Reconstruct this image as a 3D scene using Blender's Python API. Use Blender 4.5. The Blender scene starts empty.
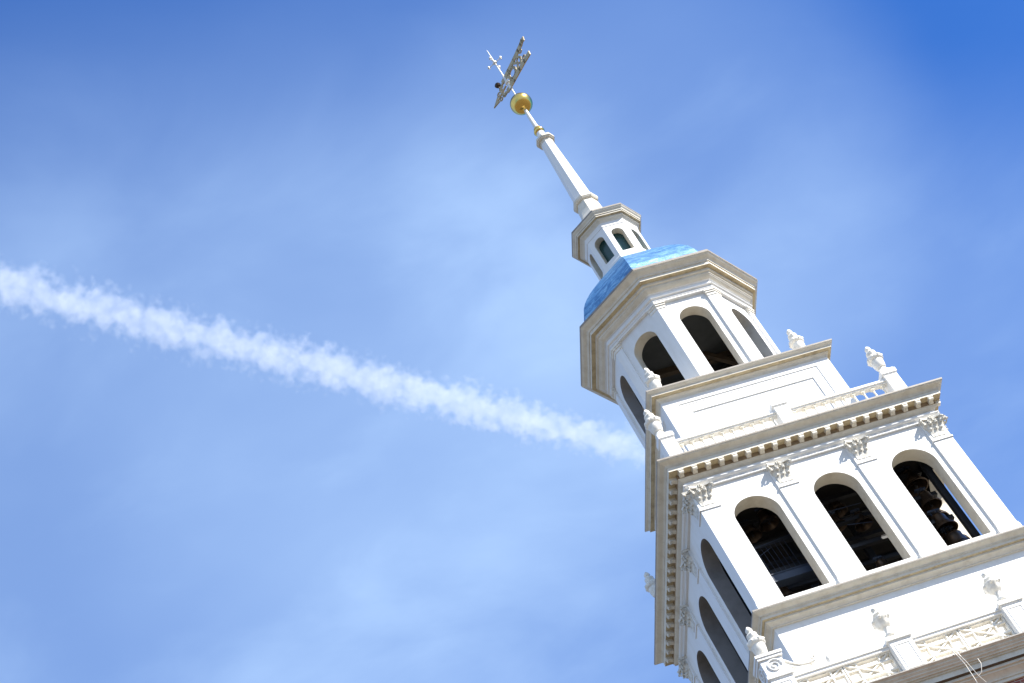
import bpy, bmesh, math, random
from mathutils import Vector, Matrix
random.seed(7)
R = math.radians
PI = math.pi
T8 = math.tan(PI / 8)
S = bpy.context.scene
COL = S.collection

# ------------------------------------------------------------------ camera
cam = bpy.data.cameras.new('camera')
camo = bpy.data.objects.new('camera', cam)
COL.objects.link(camo)
cr = Vector((0.93920642, 0.03900556, -0.34113027))
cu = Vector((0.25515776, -0.74409868, 0.61742341))
cf = Vector((0.22975164, 0.66693007, 0.70881483))
cr.normalize(); cf.normalize(); cu = cr.cross(cf)
mw = Matrix((cr, cu, -cf)).transposed().to_4x4()
mw.translation = Vector((-18.2259, -39.9807, 1.6))
camo.matrix_world = mw
cam.sensor_width = 36
cam.lens = 2016.64 / 1024 * 36
cam.clip_start = 0.5
cam.clip_end = 60000
S.camera = camo

# ------------------------------------------------------------------ light
SUN_AZ, SUN_EL = 50.0, 41.0          # degrees right of the front normal (-Y), and above the horizon
sd = Vector((math.sin(R(SUN_AZ)) * math.cos(R(SUN_EL)), -math.cos(R(SUN_AZ)) * math.cos(R(SUN_EL)), math.sin(R(SUN_EL))))
sun = bpy.data.lights.new('sun', 'SUN')
sun.energy = 5.0
sun.angle = R(0.5)
sun.color = (1.0, 0.955, 0.88)
suno = bpy.data.objects.new('sun', sun)
COL.objects.link(suno)
suno.rotation_euler = sd.to_track_quat('Z', 'Y').to_euler()

# banks of thin cirrus, plus unseen ones added for fill light: (compass direction, angular radius in degrees, amount)
BANKS = [((0.03, 0.76, 0.65), 22, 0.52), ((0.312, 0.611, 0.728), 9, 0.28), ((0.17, 0.70, 0.69), 11, 0.14), ((0.434, 0.70, 0.57), 12, 0.33),
         ((0.27, 0.59, 0.76), 12, 0.10),
         ((-0.9, 0.1, 0.35), 58, 1.2), ((0.2, -0.8, 0.5), 75, 1.2), ((-0.3, 0.9, 0.1), 30, 0.5)]  # broad banks out of view, added to keep fill light on the tower
w = bpy.data.worlds.new('World')
S.world = w
w.use_nodes = True
nt = w.node_tree
nt.nodes.clear()
def N(t, kind, **kw):
    n = t.nodes.new(kind)
    for k, v in kw.items():
        setattr(n, k, v)
    return n
out = N(nt, 'ShaderNodeOutputWorld')
bg = N(nt, 'ShaderNodeBackground')
sky = N(nt, 'ShaderNodeTexSky', sky_type='NISHITA', sun_disc=False)
sky.sun_elevation = R(SUN_EL)
sky.sun_rotation = R(180 - SUN_AZ)
sky.air_density = 1.0
sky.dust_density = 0.0
sky.ozone_density = 4.0
bg.inputs['Strength'].default_value = 0.145
tc = N(nt, 'ShaderNodeTexCoord')
# thin high cirrus veil: direction projected on a flat layer overhead
sep = N(nt, 'ShaderNodeSeparateXYZ')
nt.links.new(tc.outputs['Generated'], sep.inputs[0])
mx = N(nt, 'ShaderNodeMath', operation='MAXIMUM'); mx.inputs[1].default_value = 0.08
nt.links.new(sep.outputs[2], mx.inputs[0])
dv = N(nt, 'ShaderNodeVectorMath', operation='DIVIDE')
cmb = N(nt, 'ShaderNodeCombineXYZ')
for i in range(3):
    nt.links.new(mx.outputs[0], cmb.inputs[i])
nt.links.new(tc.outputs['Generated'], dv.inputs[0])
nt.links.new(cmb.outputs[0], dv.inputs[1])
def cloud(scale, rot, stretch, detail, lo, hi, dist, loc=(0, 0, 0)):
    mp = N(nt, 'ShaderNodeMapping')
    mp.inputs['Location'].default_value = loc
    mp.inputs['Rotation'].default_value = (0, 0, R(rot))
    mp.inputs['Scale'].default_value = (1, stretch, 1)
    nt.links.new(dv.outputs[0], mp.inputs[0])
    nz = N(nt, 'ShaderNodeTexNoise')
    nz.inputs['Scale'].default_value = scale
    nz.inputs['Detail'].default_value = detail
    nz.inputs['Roughness'].default_value = 0.5
    nz.inputs['Distortion'].default_value = dist
    nt.links.new(mp.outputs[0], nz.inputs['Vector'])
    mr = N(nt, 'ShaderNodeMapRange')
    mr.interpolation_type = 'SMOOTHSTEP'
    mr.inputs[1].default_value = lo
    mr.inputs[2].default_value = hi
    nt.links.new(nz.outputs[0], mr.inputs[0])
    return mr.outputs[0]
c1 = cloud(1.7, 35, 1.15, 5, 0.40, 0.75, 0.15, (0.35, 0.1, 0))
c2 = cloud(5.5, 25, 1.25, 10, 0.38, 0.78, 0.3)
def wm(op, a, b=None, c=None, clamp=False):
    n_ = N(nt, 'ShaderNodeMath', operation=op, use_clamp=clamp)
    for i, v in enumerate((a, b, c)):
        if v is None: continue
        if isinstance(v, (int, float)): n_.inputs[i].default_value = v
        else: nt.links.new(v, n_.inputs[i])
    return n_.outputs[0]
def bank(d, ang, amt):
    """a soft bank of thin cloud around one compass direction of the sky"""
    vm = N(nt, 'ShaderNodeVectorMath', operation='DOT_PRODUCT')
    nt.links.new(tc.outputs['Generated'], vm.inputs[0])
    vm.inputs[1].default_value = Vector(d).normalized()
    mr = N(nt, 'ShaderNodeMapRange'); mr.interpolation_type = 'SMOOTHSTEP'
    mr.inputs[1].default_value = math.cos(R(ang)); mr.inputs[2].default_value = 1.0
    mr.inputs[3].default_value = 0.0; mr.inputs[4].default_value = amt
    nt.links.new(vm.outputs['Value'], mr.inputs[0])
    return mr.outputs[0]
veil = 0.05
for d_, a_, k_ in BANKS:
    veil = wm('ADD', bank(d_, a_, k_), veil)
grain = wm('MULTIPLY_ADD', c1, 0.34, 0.70)
grain = wm('MULTIPLY_ADD', c2, 0.32, grain)
m3 = N(nt, 'ShaderNodeMath', operation='MULTIPLY', use_clamp=True)
nt.links.new(veil, m3.inputs[0]); nt.links.new(grain, m3.inputs[1])
tint = N(nt, 'ShaderNodeMix', data_type='RGBA', blend_type='MULTIPLY')
tint.inputs[0].default_value = 1.0
nt.links.new(sky.outputs[0], tint.inputs[6])
tint.inputs[7].default_value = (0.11, 0.41, 0.82, 1)
mix = N(nt, 'ShaderNodeMix', data_type='RGBA')
nt.links.new(m3.outputs[0], mix.inputs[0])
nt.links.new(tint.outputs[2], mix.inputs[6])
mix.inputs[7].default_value = (1.95, 2.78, 4.15, 1)
nt.links.new(mix.outputs[2], bg.inputs['Color'])
nt.links.new(bg.outputs[0], out.inputs[0])

S.view_settings.view_transform = 'Standard'
S.view_settings.look = 'None'
S.view_settings.gamma = 1
S.view_settings.use_curve_mapping = False
S.view_settings.exposure = 0.95
S.cycles.max_bounces = 8
S.cycles.diffuse_bounces = 4
S.cycles.volume_bounces = 2
S.cycles.transparent_max_bounces = 16

# ------------------------------------------------------------------ materials
def mat(name, col, rough=0.6, metal=0.0, var=0.0, vscale=2.0, dirt=None, dirt_amt=0.0, bump=0.0, bscale=30.0, stretch=(1, 1, 1), spec=0.3):
    m = bpy.data.materials.new(name)
    m.use_nodes = True
    t = m.node_tree
    b = t.nodes['Principled BSDF']
    b.inputs['Roughness'].default_value = rough
    b.inputs['Metallic'].default_value = metal
    b.inputs['Specular IOR Level'].default_value = spec
    tcn = N(t, 'ShaderNodeTexCoord')
    mp = N(t, 'ShaderNodeMapping')
    mp.inputs['Scale'].default_value = stretch
    g = N(t, 'ShaderNodeNewGeometry')
    t.links.new(g.outputs['Position'], mp.inputs[0])
    nz = N(t, 'ShaderNodeTexNoise')
    nz.inputs['Scale'].default_value = vscale
    nz.inputs['Detail'].default_value = 8
    nz.inputs['Roughness'].default_value = 0.65
    t.links.new(mp.outputs[0], nz.inputs['Vector'])
    c0 = tuple(col) + (1,)
    cd = tuple(dirt) + (1,) if dirt else tuple(c * (1 - var) for c in col) + (1,)
    mxn = N(t, 'ShaderNodeMix', data_type='RGBA')
    mrn = N(t, 'ShaderNodeMapRange')
    mrn.inputs[1].default_value = 0.45; mrn.inputs[2].default_value = 0.8
    mrn.inputs[4].default_value = dirt_amt if dirt else 1.0
    t.links.new(nz.outputs[0], mrn.inputs[0])
    t.links.new(mrn.outputs[0], mxn.inputs[0])
    mxn.inputs[6].default_value = c0
    mxn.inputs[7].default_value = cd
    t.links.new(mxn.outputs[2], b.inputs['Base Color'])
    if bump:
        n2 = N(t, 'ShaderNodeTexNoise')
        n2.inputs['Scale'].default_value = bscale
        n2.inputs['Detail'].default_value = 5
        t.links.new(mp.outputs[0], n2.inputs['Vector'])
        bp = N(t, 'ShaderNodeBump')
        bp.inputs['Strength'].default_value = bump
        bp.inputs['Distance'].default_value = 0.01
        t.links.new(n2.outputs[0], bp.inputs['Height'])
        t.links.new(bp.outputs[0], b.inputs['Normal'])
    return m

M = {}
M['white'] = mat('white_paint', (0.77, 0.765, 0.75), 0.5, dirt=(0.56, 0.52, 0.44), dirt_amt=0.35, vscale=1.6, stretch=(2.2, 2.2, 0.7), bump=0.15, bscale=25)
M['trim'] = mat('cream_trim_paint', (0.70, 0.65, 0.55), 0.5, dirt=(0.36, 0.28, 0.18), dirt_amt=0.5, vscale=3.5, bump=0.15, bscale=30)
M['soffit'] = mat('weathered_bounce_tan_soffit', (0.55, 0.45, 0.28), 0.6, dirt=(0.20, 0.13, 0.07), dirt_amt=0.8, vscale=4.0, bump=0.15, bscale=30)  # weathered paint, with warm bounced light put into the tan
M['edge'] = mat('dull_metal_drip_edge', (0.28, 0.25, 0.22), 0.5, dirt=(0.12, 0.10, 0.08), dirt_amt=0.7, vscale=5)
M['stone'] = mat('white_ornament_paint', (0.80, 0.77, 0.70), 0.55, dirt=(0.40, 0.33, 0.24), dirt_amt=0.6, vscale=9, bump=0.12, bscale=30)
M['cream'] = mat('yellowed_white_paint', (0.82, 0.77, 0.66), 0.5, dirt=(0.52, 0.40, 0.24), dirt_amt=0.5, vscale=6, bump=0.15)
M['bed'] = mat('shade_brown_bed_moulding', (0.30, 0.21, 0.12), 0.7, dirt=(0.10, 0.06, 0.03), dirt_amt=0.8, vscale=5)  # brown stands for the shade under and between the modillions
M['beam_and_shade_brown'] = mat('weathered_brown_wood_and_shade', (0.10, 0.075, 0.05), 0.7, dirt=(0.09, 0.055, 0.03), dirt_amt=0.8, vscale=4)  # beam wood; also the shade brown of the lower cornice soffit
M['capital'] = mat('weathered_capital_paint', (0.70, 0.67, 0.60), 0.6, dirt=(0.20, 0.17, 0.13), dirt_amt=0.8, vscale=11, bump=0.12)
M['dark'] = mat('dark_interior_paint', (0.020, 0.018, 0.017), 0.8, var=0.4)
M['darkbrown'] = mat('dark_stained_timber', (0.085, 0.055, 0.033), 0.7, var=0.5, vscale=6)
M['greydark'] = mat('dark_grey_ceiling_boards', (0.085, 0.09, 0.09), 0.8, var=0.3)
M['dim_reveal'] = mat('shade_grey_reveal', (0.52, 0.50, 0.46), 0.7, dirt=(0.2, 0.16, 0.11), dirt_amt=0.6)  # jamb shade put into the reveal colour on the right chamfer
M['shade_reveal'] = mat('shade_slate_reveal', (0.25, 0.24, 0.235), 0.7, dirt=(0.07, 0.045, 0.028), dirt_amt=0.5, vscale=1.2)  # reveal darkened in colour for the sunless left-face arches
M['teal'] = mat('dark_teal_glass', (0.006, 0.055, 0.052), 0.25, var=0.5, vscale=8, spec=0.5)
M['steel'] = mat('black_steel', (0.02, 0.021, 0.025), 0.5, metal=0.0, var=0.3)
M['bluesteel'] = mat('blue_grey_steel', (0.04, 0.055, 0.09), 0.45, var=0.3)
M['bronze'] = mat('aged_bronze', (0.075, 0.052, 0.036), 0.35, metal=0.75, dirt=(0.07, 0.05, 0.04), dirt_amt=0.9, vscale=5)
M['gold'] = mat('gold_leaf', (0.84, 0.54, 0.14), 0.22, metal=1.0, dirt=(0.6, 0.38, 0.10), dirt_amt=0.6, vscale=9, spec=0.5)
M['oldgold'] = mat('tarnished_gold', (0.46, 0.37, 0.22), 0.42, metal=0.3, dirt=(0.22, 0.17, 0.10), dirt_amt=0.9, vscale=6)
M['rod'] = mat('white_metal_rod', (0.75, 0.72, 0.66), 0.35, metal=0.2, var=0.2)
M['cable'] = mat('bare_metal_cable', (0.72, 0.66, 0.58), 0.45, metal=0.2, var=0.3)

def dome_material():
    m = bpy.data.materials.new('blue_dome_paint'); m.use_nodes = True
    t = m.node_tree; b = t.nodes['Principled BSDF']
    g = N(t, 'ShaderNodeNewGeometry')
    def noise(scale, detail, st):
        mp = N(t, 'ShaderNodeMapping'); mp.inputs['Scale'].default_value = st
        t.links.new(g.outputs['Position'], mp.inputs[0])
        nz = N(t, 'ShaderNodeTexNoise'); nz.inputs['Scale'].default_value = scale
        nz.inputs['Detail'].default_value = detail; nz.inputs['Roughness'].default_value = 0.7
        nz.inputs['Distortion'].default_value = 0.8
        t.links.new(mp.outputs[0], nz.inputs['Vector']); return nz.outputs[0]
    n1 = noise(2.6, 9, (1, 1, 2.2)); n2 = noise(7.0, 6, (1, 1, 3.0))
    ad = N(t, 'ShaderNodeMath', operation='MULTIPLY_ADD'); t.links.new(n2, ad.inputs[0]); ad.inputs[1].default_value = 0.45
    t.links.new(n1, ad.inputs[2])
    rp = N(t, 'ShaderNodeValToRGB'); t.links.new(ad.outputs[0], rp.inputs[0])
    e = rp.color_ramp.elements
    e[0].position = 0.50; e[0].color = (0.010, 0.075, 0.22, 1)
    e[1].position = 0.90; e[1].color = (0.24, 0.44, 0.62, 1)
    k = e.new(0.66); k.color = (0.030, 0.15, 0.34, 1)
    k = e.new(0.78); k.color = (0.10, 0.28, 0.50, 1)
    t.links.new(rp.outputs[0], b.inputs['Base Color'])
    b.inputs['Roughness'].default_value = 0.45
    b.inputs['Metallic'].default_value = 0.50
    b.inputs['IOR'].default_value = 1.8
    b.inputs['Specular IOR Level'].default_value = 0.75
    # faint horizontal board seams
    sp = N(t, 'ShaderNodeSeparateXYZ'); t.links.new(g.outputs['Position'], sp.inputs[0])
    ml = N(t, 'ShaderNodeMath', operation='MULTIPLY'); ml.inputs[1].default_value = 5.2; t.links.new(sp.outputs[2], ml.inputs[0])
    fr = N(t, 'ShaderNodeMath', operation='FRACT'); t.links.new(ml.outputs[0], fr.inputs[0])
    gt = N(t, 'ShaderNodeMath', operation='GREATER_THAN'); gt.inputs[1].default_value = 0.08; t.links.new(fr.outputs[0], gt.inputs[0])
    a2 = N(t, 'ShaderNodeMath', operation='MULTIPLY_ADD'); t.links.new(n2, a2.inputs[0]); a2.inputs[1].default_value = 0.8; t.links.new(gt.outputs[0], a2.inputs[2])
    bp = N(t, 'ShaderNodeBump'); bp.inputs['Strength'].default_value = 0.5; bp.inputs['Distance'].default_value = 0.02
    t.links.new(a2.outputs[0], bp.inputs['Height']); t.links.new(bp.outputs[0], b.inputs['Normal'])
    return m
M['dome'] = dome_material()

def brick_material():
    m = bpy.data.materials.new('red_brick'); m.use_nodes = True
    t = m.node_tree; b = t.nodes['Principled BSDF']
    g = N(t, 'ShaderNodeNewGeometry'); sp = N(t, 'ShaderNodeSeparateXYZ'); t.links.new(g.outputs['Position'], sp.inputs[0])
    ad = N(t, 'ShaderNodeMath', operation='ADD'); t.links.new(sp.outputs[0], ad.inputs[0]); t.links.new(sp.outputs[1], ad.inputs[1])
    cb = N(t, 'ShaderNodeCombineXYZ'); t.links.new(ad.outputs[0], cb.inputs[0]); t.links.new(sp.outputs[2], cb.inputs[1])
    br = N(t, 'ShaderNodeTexBrick'); t.links.new(cb.outputs[0], br.inputs[0])
    br.inputs['Color1'].default_value = (0.30, 0.085, 0.055, 1); br.inputs['Color2'].default_value = (0.20, 0.05, 0.04, 1)
    br.inputs['Mortar'].default_value = (0.42, 0.36, 0.30, 1)
    br.inputs['Scale'].default_value = 1; br.inputs['Brick Width'].default_value = 0.215; br.inputs['Row Height'].default_value = 0.075
    br.inputs['Mortar Size'].default_value = 0.008
    t.links.new(br.outputs[0], b.inputs['Base Color']); b.inputs['Roughness'].default_value = 0.85
    return m
M['brick'] = brick_material()
M['ground'] = mat('pale_paving_and_dry_lawn', (0.13, 0.11, 0.085), 0.9, dirt=(0.08, 0.08, 0.045), dirt_amt=0.8, vscale=0.06)
M['inner'] = M['dark']

# ------------------------------------------------------------------ helpers
def link(name, bm, mats, parent=None, smooth=False, loc=None, rot=0.0):
    me = bpy.data.meshes.new(name)
    bm.normal_update()
    bm.to_mesh(me); bm.free()
    for mm in (mats if isinstance(mats, (list, tuple)) else [mats]):
        me.materials.append(mm)
    if smooth:
        me.polygons.foreach_set('use_smooth', [True] * len(me.polygons))
        try:
            me.set_sharp_from_angle(angle=R(38))
        except Exception:
            pass
    o = bpy.data.objects.new(name, me)
    COL.objects.link(o)
    if parent: o.parent = parent
    if loc is not None: o.location = loc
    o.rotation_euler = (0, 0, rot)
    return o

def tag(o, label=None, cat=None, group=None, kind=None):
    if label: o['label'] = label
    if cat: o['category'] = cat
    if group: o['group'] = group
    if kind: o['kind'] = kind
    return o

def empty(name, loc=(0, 0, 0), rz=0.0, parent=None):
    o = bpy.data.objects.new(name, None); COL.objects.link(o)
    o.location = loc; o.rotation_euler = (0, 0, rz)
    o.empty_display_size = 0.3
    if parent: o.parent = parent
    return o

def clone(o, parent=None, loc=None, rot=None):
    c = o.copy(); COL.objects.link(c); c.parent = parent
    if loc is not None: c.location = loc
    if rot is not None: c.rotation_euler = (0, 0, rot)
    for ch in list(o.children):
        clone(ch, c)
    return c

def box(bm, x0, x1, y0, y1, z0, z1, mi=0, xf=None):
    vs = [bm.verts.new((x, y, z)) for z in (z0, z1) for y in (y0, y1) for x in (x0, x1)]
    if xf is not None:
        for v in vs: v.co = xf @ v.co
    for idx in ((0, 2, 3, 1), (4, 5, 7, 6), (0, 1, 5, 4), (2, 6, 7, 3), (0, 4, 6, 2), (1, 3, 7, 5)):
        f = bm.faces.new([vs[i] for i in idx]); f.material_index = mi

def tube(bm, p0, p1, r0, r1=None, seg=10, mi=0, caps=True):
    r1 = r0 if r1 is None else r1
    p0 = Vector(p0); p1 = Vector(p1)
    q = (p1 - p0).to_track_quat('Z', 'Y')
    A = []; B = []
    for i in range(seg):
        a = 2 * PI * i / seg
        d = q @ Vector((math.cos(a), math.sin(a), 0))
        A.append(bm.verts.new(p0 + d * r0)); B.append(bm.verts.new(p1 + d * r1))
    for i in range(seg):
        j = (i + 1) % seg
        f = bm.faces.new((A[i], A[j], B[j], B[i])); f.material_index = mi
    if caps:
        bm.faces.new(A[::-1]).material_index = mi; bm.faces.new(B).material_index = mi

def polytube(bm, pts, rs, seg=8, mi=0):
    for i in range(len(pts) - 1):
        tube(bm, pts[i], pts[i + 1], rs[i], rs[i + 1], seg, mi)

def lathe(bm, prof, seg=24, cx=0, cy=0, mi=0, lump=None):
    rings = []
    for r, z in prof:
        if r < 1e-5:
            rings.append([bm.verts.new((cx, cy, z))])
        else:
            ring = []
            for i in range(seg):
                a = 2 * PI * i / seg
                k = lump(a, z) if lump else 1.0
                ring.append(bm.verts.new((cx + r * k * math.cos(a), cy + r * k * math.sin(a), z)))
            rings.append(ring)
    for a, b in zip(rings, rings[1:]):
        if len(a) == 1 and len(b) == 1: continue
        for i in range(seg):
            j = (i + 1) % seg
            if len(a) == 1: f = bm.faces.new((a[0], b[j], b[i]))
            elif len(b) == 1: f = bm.faces.new((a[i], a[j], b[0]))
            else: f = bm.faces.new((a[i], a[j], b[j], b[i]))
            f.material_index = mi

def ring_poly(h, z, n):
    """corner points of a square (n=4) or octagon (n=8) of half-width h"""
    if n == 4:
        return [(-h, -h, z), (h, -h, z), (h, h, z), (-h, h, z)]
    t = h * T8
    return [(-t, -h, z), (t, -h, z), (h, -t, z), (h, t, z), (t, h, z), (-t, h, z), (-h, t, z), (-h, -t, z)]

def loft(bm, prof, n, mis=None, closed=False):
    """sweep a profile [(h,z)...] round a square / octagon; mis: one material index per band"""
    rings = []
    for h, z in prof:
        rings.append([bm.verts.new(p) for p in ring_poly(h, z, n)])
    pairs = list(zip(rings, rings[1:]))
    if closed: pairs.append((rings[-1], rings[0]))
    for k, (a, b) in enumerate(pairs):
        for i in range(n):
            j = (i + 1) % n
            f = bm.faces.new((a[i], a[j], b[j], b[i]))
            if mis: f.material_index = mis[min(k, len(mis) - 1)]

def curve_pts(h0, z0, h1, z1, kind, n=6):
    """moulding curves between two points: cyma (S), cove or ovolo"""
    o = []
    for i in range(1, n):
        u = i / n
        if kind == 'cyma': s = u - math.sin(2 * PI * u) / (2 * PI) * 0.95
        elif kind == 'cove': s = 1 - math.cos(u * PI / 2)
        else: s = math.sin(u * PI / 2)
        o.append((h0 + (h1 - h0) * s, z0 + (z1 - z0) * u))
    return o

def arch_wall(bm, wf, wb, thick, z0, z1, openings, seg=18, zb=None, archivolt=None):
    """wall whose outer face lies in y=0, inner face at y=thick; outer half-width wf, inner half-width wb.
    openings: (xc, half width, bottom z, springing z). material 0 outside, 1 inside"""
    def P(x, y, z):
        if abs(abs(x) - wf) < 1e-6 and y > 0: x = math.copysign(wb, x)
        return bm.verts.new((x, y, z))
    def quad(pts, y, flip, mi):
        vs = [P(x, y, z) for x, z in pts]
        if flip: vs.reverse()
        bm.faces.new(vs).material_index = mi
    for y, flip, mi in ((0, False, 0), (thick, True, 1)):
        xs = -wf
        for xc, hw, zb_, zs in openings:
            quad([(xs, z0), (xc - hw, z0), (xc - hw, z1), (xs, z1)], y, flip, mi)
            if zb_ > z0: quad([(xc - hw, z0), (xc + hw, z0), (xc + hw, zb_), (xc - hw, zb_)], y, flip, mi)
            pts = [(xc - hw * math.cos(PI * i / seg), zs + hw * math.sin(PI * i / seg)) for i in range(seg + 1)]
            for (xa, za), (xb, zb2) in zip(pts, pts[1:]):
                quad([(xa, za), (xb, zb2), (xb, z1), (xa, z1)], y, flip, mi)
            xs = xc + hw
        quad([(xs, z0), (wf, z0), (wf, z1), (xs, z1)], y, flip, mi)
    for xc, hw, zb_, zs in openings:
        pts = [(xc - hw, zb_)] + [(xc - hw * math.cos(PI * i / seg), zs + hw * math.sin(PI * i / seg)) for i in range(seg + 1)] + [(xc + hw, zb_)]
        n = len(pts)
        for i in range(n):
            (xa, za), (xb, zb2) = pts[i], pts[(i + 1) % n]
            vs = [bm.verts.new((xa, 0, za)), bm.verts.new((xa, thick, za)), bm.verts.new((xb, thick, zb2)), bm.verts.new((xb, 0, zb2))]
            bm.faces.new(vs[::-1]).material_index = 2
    # top cap
    vs = [bm.verts.new((-wf, 0, z1)), bm.verts.new((wf, 0, z1)), bm.verts.new((wb, thick, z1)), bm.verts.new((-wb, thick, z1))]
    bm.faces.new(vs)

def arch_fill(bm, xc, hw, z0, zs, y, th=0.02, seg=18):
    pts = [(xc - hw, z0)] + [(xc - hw * math.cos(PI * i / seg), zs + hw * math.sin(PI * i / seg)) for i in range(seg + 1)] + [(xc + hw, z0)]
    a = [bm.verts.new((x, y, z)) for x, z in pts]; b = [bm.verts.new((x, y + th, z)) for x, z in pts]
    bm.faces.new(a); bm.faces.new(b[::-1])
    for i in range(len(pts)):
        j = (i + 1) % len(pts)
        bm.faces.new((a[i], b[i], b[j], a[j]))

# ------------------------------------------------------------------ ground
bm = bmesh.new()
box(bm, -6000, 6000, -6000, 6000, -0.5, 0)
g = link('ground', bm, M['ground']); g['kind'] = 'structure'

# ------------------------------------------------------------------ the tower
tower = empty('bell_tower', (0, 0, 0))
tag(tower, 'white wooden church bell tower with arched belfry, octagonal stage, blue dome and tapering spire', 'tower')
def part(name, bm, mats, smooth=False, loc=None, rot=0.0, parent=None):
    return link(name, bm, mats, parent or tower, smooth, loc, rot)
FACES = [(0, 0), (1, PI / 2), (2, PI), (3, -PI / 2)]       # front (-Y) turned about z

# brick shaft
bm = bmesh.new()
loft(bm, [(4.42, 0), (4.42, 1.2), (4.35, 1.25), (4.35, 24.86)], 4)
part('brick_shaft', bm, M['brick'])

# lower cornice (profile: soffit mouldings, corona, crown)
bm = bmesh.new()
pr = [(4.34, 24.72), (4.40, 24.72), (4.40, 24.80), (4.43, 24.80)] + curve_pts(4.43, 24.80, 4.55, 24.93, 'cove') + [(4.55, 24.93), (4.57, 24.93), (4.57, 24.98), (4.63, 24.98), (4.63, 25.04), (4.71, 25.06), (4.71, 25.20), (4.75, 25.20), (4.75, 25.235)] + [(4.80, 25.235), (4.80, 25.26), (4.85, 25.285), (4.85, 25.31), (4.90, 25.345), (4.90, 25.37)] + [(4.95, 25.40), (4.965, 25.40), (4.965, 25.43), (4.6, 25.50), (3.3, 25.52)]
mi = [0] * len(pr)
k = pr.index((4.63, 25.04)); mi[k] = 1; mi[-4] = 2; mi[-5] = 2  # soffit band browned to stand for shade under the corona
loft(bm, pr, 4, mi)
part('lower_cornice', bm, [M['trim'], M['beam_and_shade_brown'], M['edge']])

# plinth under the belfry
bm = bmesh.new()
loft(bm, [(3.39, 25.4), (3.39, 28.80)], 4)
part('plinth_wall', bm, M['white'])

# sill cornice of the belfry
bm = bmesh.new()
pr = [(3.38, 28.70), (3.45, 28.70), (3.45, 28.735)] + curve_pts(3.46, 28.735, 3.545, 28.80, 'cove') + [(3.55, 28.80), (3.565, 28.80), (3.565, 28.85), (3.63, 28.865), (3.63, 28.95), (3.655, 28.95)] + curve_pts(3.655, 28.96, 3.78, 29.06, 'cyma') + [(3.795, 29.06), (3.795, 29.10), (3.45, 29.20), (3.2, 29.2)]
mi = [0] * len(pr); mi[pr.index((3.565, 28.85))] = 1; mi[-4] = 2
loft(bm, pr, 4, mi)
part('sill_cornice', bm, [M['trim'], M['soffit'], M['edge']])

# belfry walls
WY = 3.43; PY = 3.49; TH = 0.42; D = 2.17; HW = 0.600; ZO = 29.47; ZS = 32.155; ZT = 33.45
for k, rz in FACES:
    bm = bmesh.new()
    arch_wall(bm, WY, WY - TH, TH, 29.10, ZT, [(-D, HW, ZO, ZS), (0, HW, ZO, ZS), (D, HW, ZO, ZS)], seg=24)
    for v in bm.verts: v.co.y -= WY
    part('belfry_wall', bm, [M['white'], M['dark'], M['shade_reveal'] if k == 3 else M['trim']], rot=rz)
# dark belfry ceiling and floor
bm = bmesh.new()
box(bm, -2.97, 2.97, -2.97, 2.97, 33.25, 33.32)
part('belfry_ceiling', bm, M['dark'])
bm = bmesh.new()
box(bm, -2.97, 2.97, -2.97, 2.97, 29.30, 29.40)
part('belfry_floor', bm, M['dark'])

# capital (Corinthian-like): two rows of curled leaves, corner volutes, abacus
def leaf(bm, x, y, z, ang, w_, h_, out_, tip=0.05):
    """a curled leaf standing at (x,y,z), leaning outward along ang"""
    d = Vector((math.sin(ang), -math.cos(ang), 0)); s = Vector((math.cos(ang), math.sin(ang), 0))
    prof = [(0.0, 0.0, 0.75), (0.02, 0.35, 1.0), (0.30, 0.68, 0.95), (0.75, 0.92, 0.75), (1.0, 0.97, 0.55), (1.02, 0.82, 0.35)]
    rows = []
    for o_, hh, ww in prof:
        c = Vector((x, y, z)) + d * (o_ * out_) + Vector((0, 0, hh * h_))
        row = []
        for q in (-1, -0.5, 0, 0.5, 1):
            row.append(bm.verts.new(c + s * (q * ww * w_ / 2) - d * (abs(q) ** 2 * 0.018) + d * (0.008 if q == 0 else 0)))
        rows.append(row)
    back = []
    for a, b in zip(rows, rows[1:]):
        for i in range(4):
            bm.faces.new((a[i], a[i + 1], b[i + 1], b[i]))
    # thickness
    rb = []
    for (o_, hh, ww), row in zip(prof, rows):
        rb.append([bm.verts.new(v.co - d * 0.022 - Vector((0, 0, 0.014))) for v in row])
    for a, b in zip(rb, rb[1:]):
        for i in range(4):
            bm.faces.new((a[i + 1], a[i], b[i], b[i + 1]))
    for a, b in ((rows, rb),):
        for i in range(len(rows) - 1):
            bm.faces.new((a[i][0], a[i + 1][0], b[i + 1][0], b[i][0]))
            bm.faces.new((a[i + 1][4], a[i][4], b[i][4], b[i + 1][4]))
        for q in range(4):
            bm.faces.new((rows[-1][q], rows[-1][q + 1], rb[-1][q + 1], rb[-1][q]))
            bm.faces.new((rows[0][q + 1], rows[0][q], rb[0][q], rb[0][q + 1]))

def volute(bm, c, ang, r, wd):
    d = Vector((math.cos(ang), math.sin(ang), 0)); nrm = Vector((-math.sin(ang), math.cos(ang), 0))
    pts = []
    for i in range(15):
        a = i / 14 * 2.6 * PI
        rr = r * (1 - 0.75 * i / 14)
        pts.append(Vector(c) + d * (math.cos(a) * rr) + Vector((0, 0, math.sin(a) * rr)))
    polytube(bm, pts, [wd * (1 - 0.4 * i / 14) for i in range(15)], 6)

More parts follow.
